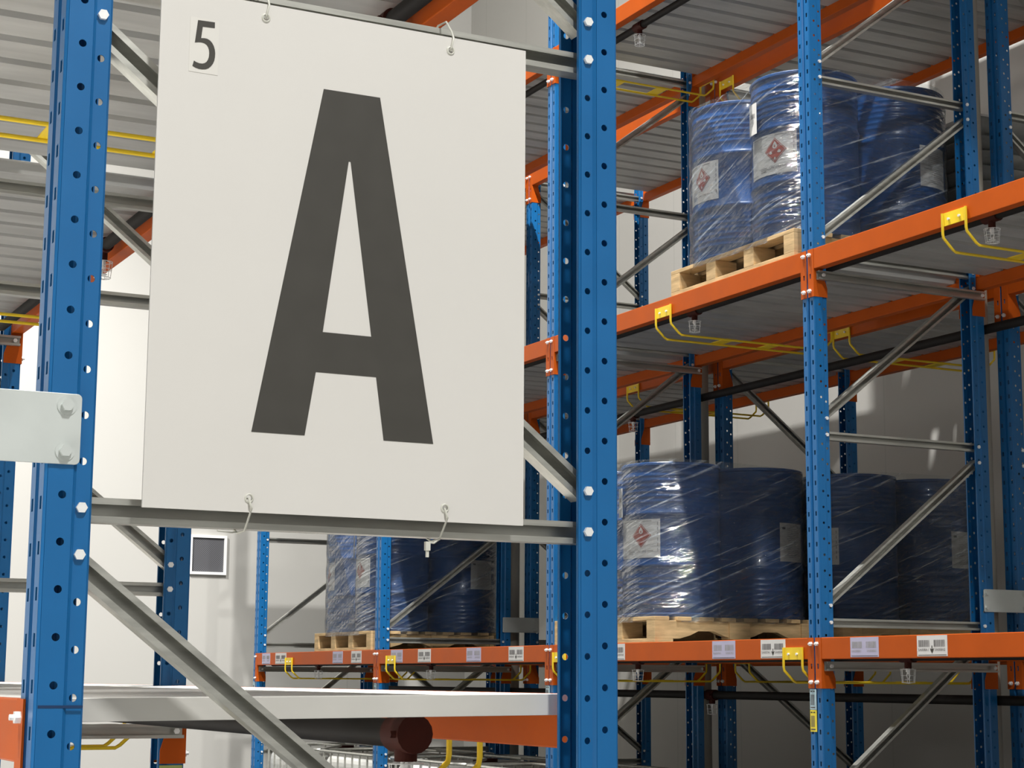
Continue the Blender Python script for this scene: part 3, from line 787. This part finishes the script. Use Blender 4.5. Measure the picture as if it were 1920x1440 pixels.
def tag_label():
    b = MB(); r = .305; K = lambda c: (lambda u: c)
    b.m = 0; wrap(b, r, 0, K(.745), K(.575), -.042, .042, 6)
    b.m = 1; u = -.02
    while u < .022: wrap(b, r+.0006, 0, K(.690), K(.665), u, u+.003, 1); u += .0065
    return b.mesh('barcode_tag', [M_paper, M_ink], True)
ME_tag = tag_label()
def drum(x, y, z, rot, label, lab, tagrot=None, group=None):
    t = thing('steel_drum', label, 'barrel', (x, y, z), 0, group)
    link('drum_body', ME_drum, t); link('bung', ME_bung, t, rot=(0, 0, 1.1))
    if lab: link('data_label' if lab is ME_labr else 'hazard_label', lab, t, rot=(0, 0, rot))
    return t
def film(x0, x1, y0, y1, z0, z1, label):
    """clear stretch film around the four drums: rounded square outline, slightly irregular rows"""
    r = R_D+.016; cs = [(x1-r, y1-r, 0), (x0+r, y1-r, PI/2), (x0+r, y0+r, PI), (x1-r, y0+r, 1.5*PI)]
    out = []
    for cx, cy, a0 in cs:
        for q in range(13): a = a0+q*PI/24; out.append((cx+r*math.cos(a), cy+r*math.sin(a)))
    pts = []
    for i in range(len(out)):                      # subdivide the flats
        a, c = Vector(out[i]), Vector(out[(i+1) % len(out)]); L = (c-a).length; m = max(1, int(L/.05))
        for q in range(m): pts.append(a+(c-a)*q/m)
    n = len(pts); b = MB(); rows = 22; s = 0; S = [0]
    for i in range(n): s += (pts[(i+1) % n]-pts[i]).length; S.append(s)
    rnd = random.Random(int(x0*100+y0*10)); ph = [rnd.uniform(0, 6) for _ in range(6)]
    cx, cy = (x0+x1)/2, (y0+y1)/2
    b.uv = []
    for j in range(rows+1):
        z = z0+(z1-z0)*j/rows
        for i in range(n+1):
            p = pts[i % n]; d = (p-Vector((cx, cy))).normalized()
            w_ = .0022*math.sin(S[i]*7+z*31+ph[0])+.0018*math.sin(S[i]*-11+z*47+ph[1])
            zz = z+(.010*math.sin(S[i]*3+ph[2]) if j == rows else 0)
            b.v.append((p.x+d.x*w_, p.y+d.y*w_, zz)); b.uv.append((S[i], z))
    for j in range(rows):
        for i in range(n): b.face((j*(n+1)+i, j*(n+1)+i+1, (j+1)*(n+1)+i+1, (j+1)*(n+1)+i))
    o = link('stretch_film', b.mesh('stretch_film', M_film, True)); tag(o, label, 'plastic wrap', 'clear film around the barrel pallets')
    return o
    return o
def load(x, yn, z, who, labs, group, wrapit=True):
    """pallet with four drums; yn = near edge"""
    wx, wy = 1.14, 1.172
    pallet(x, yn, z, wx, wy, 'wooden pallet under '+who, 'barrel pallets')
    zc = z+PZ; xs = (x+.295, x+.879); ys = (yn+.294, yn+.878)
    nm = {(0, 0): 'front right', (0, 1): 'front left', (1, 0): 'back right', (1, 1): 'back left'}
    for i in (0, 1):
        for j in (0, 1):
            lb = labs.get((i, j), (None, 0, None))
            drum(xs[i], ys[j], zc, lb[1], 'dark blue steel barrel, %s of %s' % (nm[(i, j)], who), lb[0], lb[2], group)
    if wrapit:
        fo = film(x-.006, x+1.172, yn-.004, yn+1.176, zc-.03, zc+H_D+.006, 'clear glossy stretch film around '+who)
        tr = labs.get((0, 0), (None, 0, None))[2]
        if tr is not None: link('barcode_tag', ME_tag, fo, (xs[0], ys[0], zc), (0, 0, tr))
W = PI
load(D+.002, 7.425, ZL[2], 'the wrapped barrels on the middle far shelf', {(0, 0): (ME_lab2, W+.36, W-.15), (0, 1): (ME_lab2, W+.05, None), (1, 0): (ME_labr, -1.33, None)}, 'barrels on the middle far shelf')
load(D+.002, 8.792, ZL[1], 'the wrapped barrels on the lowest far shelf', {(0, 0): (ME_lab1, W+.36, W-.28), (0, 1): (ME_lab1, W-.1, None), (1, 0): (ME_labr, -1.25, None)}, 'barrels on the lowest far shelf')
load(D+.002, 12.86, ZL[1], 'the farthest wrapped barrels below the sign', {(0, 0): (ME_lab1, W+.08, W-.50), (0, 1): (ME_lab2, W-.2, None), (1, 0): (ME_labr, -1.35, None)}, 'barrels in the farthest bay')
load(XC+.002, 8.75, ZL[1], 'the shaded barrels on the lowest rearmost shelf', {(0, 0): (ME_lab1, W+.25, None), (1, 0): (ME_labr, -1.3, None)}, 'barrels on the lowest rearmost shelf')

# stack of wrapped bags seen between the uprights on the middle rearmost shelf
pallet(XC+.03, 7.44, ZL[2], 1.0, 1.2, 'pallet carrying the stacked pale bags on the rearmost rack', None)
z = ZL[2]+PZ
BN = ['lowest', 'second', 'third', 'fourth', 'fifth', 'sixth', 'topmost']
hs = (.30, .085, .10, .085, .085, .085, .13)
for i, h in enumerate(hs):
    b = MB(); nx, ny = 8, 10; w_ = .52; d_ = .8 if i else .86
    for s in (0, 1):
        for a in range(nx+1):
            for c in range(ny+1):
                u, v = a/nx*2-1, c/ny*2-1
                e = (1-abs(u)**4)*(1-abs(v)**4)
                b.v.append((u*w_/2, v*d_/2, h/2+(1 if s else -1)*(h/2)*(e**.45 if i else min(1, e*6)**.5)*.99+.0))
    m = (nx+1)*(ny+1)
    for s in (0, 1):
        for a in range(nx):
            for c in range(ny):
                q = [s*m+a*(ny+1)+c, s*m+(a+1)*(ny+1)+c, s*m+(a+1)*(ny+1)+c+1, s*m+a*(ny+1)+c+1]; b.face(q if s else q[::-1])
    o = link('bag', b.mesh('bag', M_bag, True), None, (XC+.035+.27, 7.44+.45, z))
    tag(o, 'pale grey bag, %s of the stack between the far uprights' % BN[i], 'bag', 'stacked pale bags'); z += h

# ------------------------------------------------------------------ IBC totes on the floor below the far rack
def tote(x, y, label):
    t = thing('liquid_tote', label, 'tote', (x, y, 0), 0, 'caged totes under the far rack')
    W2, D2 = 1.0, 1.18
    b = MB()
    for xx in (0, .43, .86): b.box((xx, 0, 0), (xx+.14, D2, .11))
    b.box((0, 0, .11), (W2, D2, .13)); link('base', b.mesh('base', M_galv), t)
    b = MB(); b.box((.03, .03, .135), (W2-.03, D2-.03, 1.055)); o = link('bottle', b.mesh('bottle', M_hdpe), t)
    md = o.modifiers.new('edge', 'BEVEL'); md.width = .09; md.segments = 5
    b = MB(); b.cyl((W2/2, D2/2, 1.05), (W2/2, D2/2, 1.085), .09, 20); link('lid', b.mesh('lid', M_fit, True), t)
    b = MB()
    def loop(z, r=.009, e=.006, R=.09):
        pts = []
        for cx, cy, a0 in ((W2-R+e, D2-R+e, 0), (R-e, D2-R+e, PI/2), (R-e, R-e, PI), (W2-R+e, R-e, 1.5*PI)):
            for q in range(6): a = a0+q*PI/10; pts.append((cx+R*math.cos(a), cy+R*math.sin(a), z))
        b.tube(pts+[pts[0]], r, 7)
    for z in (.15, .33, .51, .69, .87, 1.075): loop(z, .012 if z > 1 else .008)
    for i in range(1, 8):
        yy = i*D2/8
        for xx in (-.006, W2+.006): b.tube([(xx, yy, .13), (xx, yy, 1.075)], .008, 6)
    for i in range(1, 7):
        xx = i*W2/7
        for yy in (-.006, D2+.006): b.tube([(xx, yy, .13), (xx, yy, 1.075)], .008, 6)
    b.tube([(.1, -.006, 1.08), (.36, .3, 1.092), (.36, D2-.3, 1.092), (.1, D2, 1.08)], .010, 6); b.tube([(.9, -.006, 1.08), (.64, .3, 1.092), (.64, D2-.3, 1.092), (.9, D2, 1.08)], .010, 6)
    link('cage', b.mesh('cage', M_galv, True), t)
for k, j, lb in ((2, 1, 'leftmost white caged tote under the far rack, by its end upright'), (2, 0, 'second caged tote from the left under the farthest bay'),
                 (1, 1, 'caged tote under the far rack, right of the third front upright'), (1, 0, 'caged tote under the far rack, left of the tall foreground upright'),
                 (0, 1, 'shaded caged tote under the lit wrapped barrels'), (0, 0, 'shaded caged tote beside the stickered upright')):
    tote(5.45, YB0+UW+BAY*k+.06+j*1.29, lb)
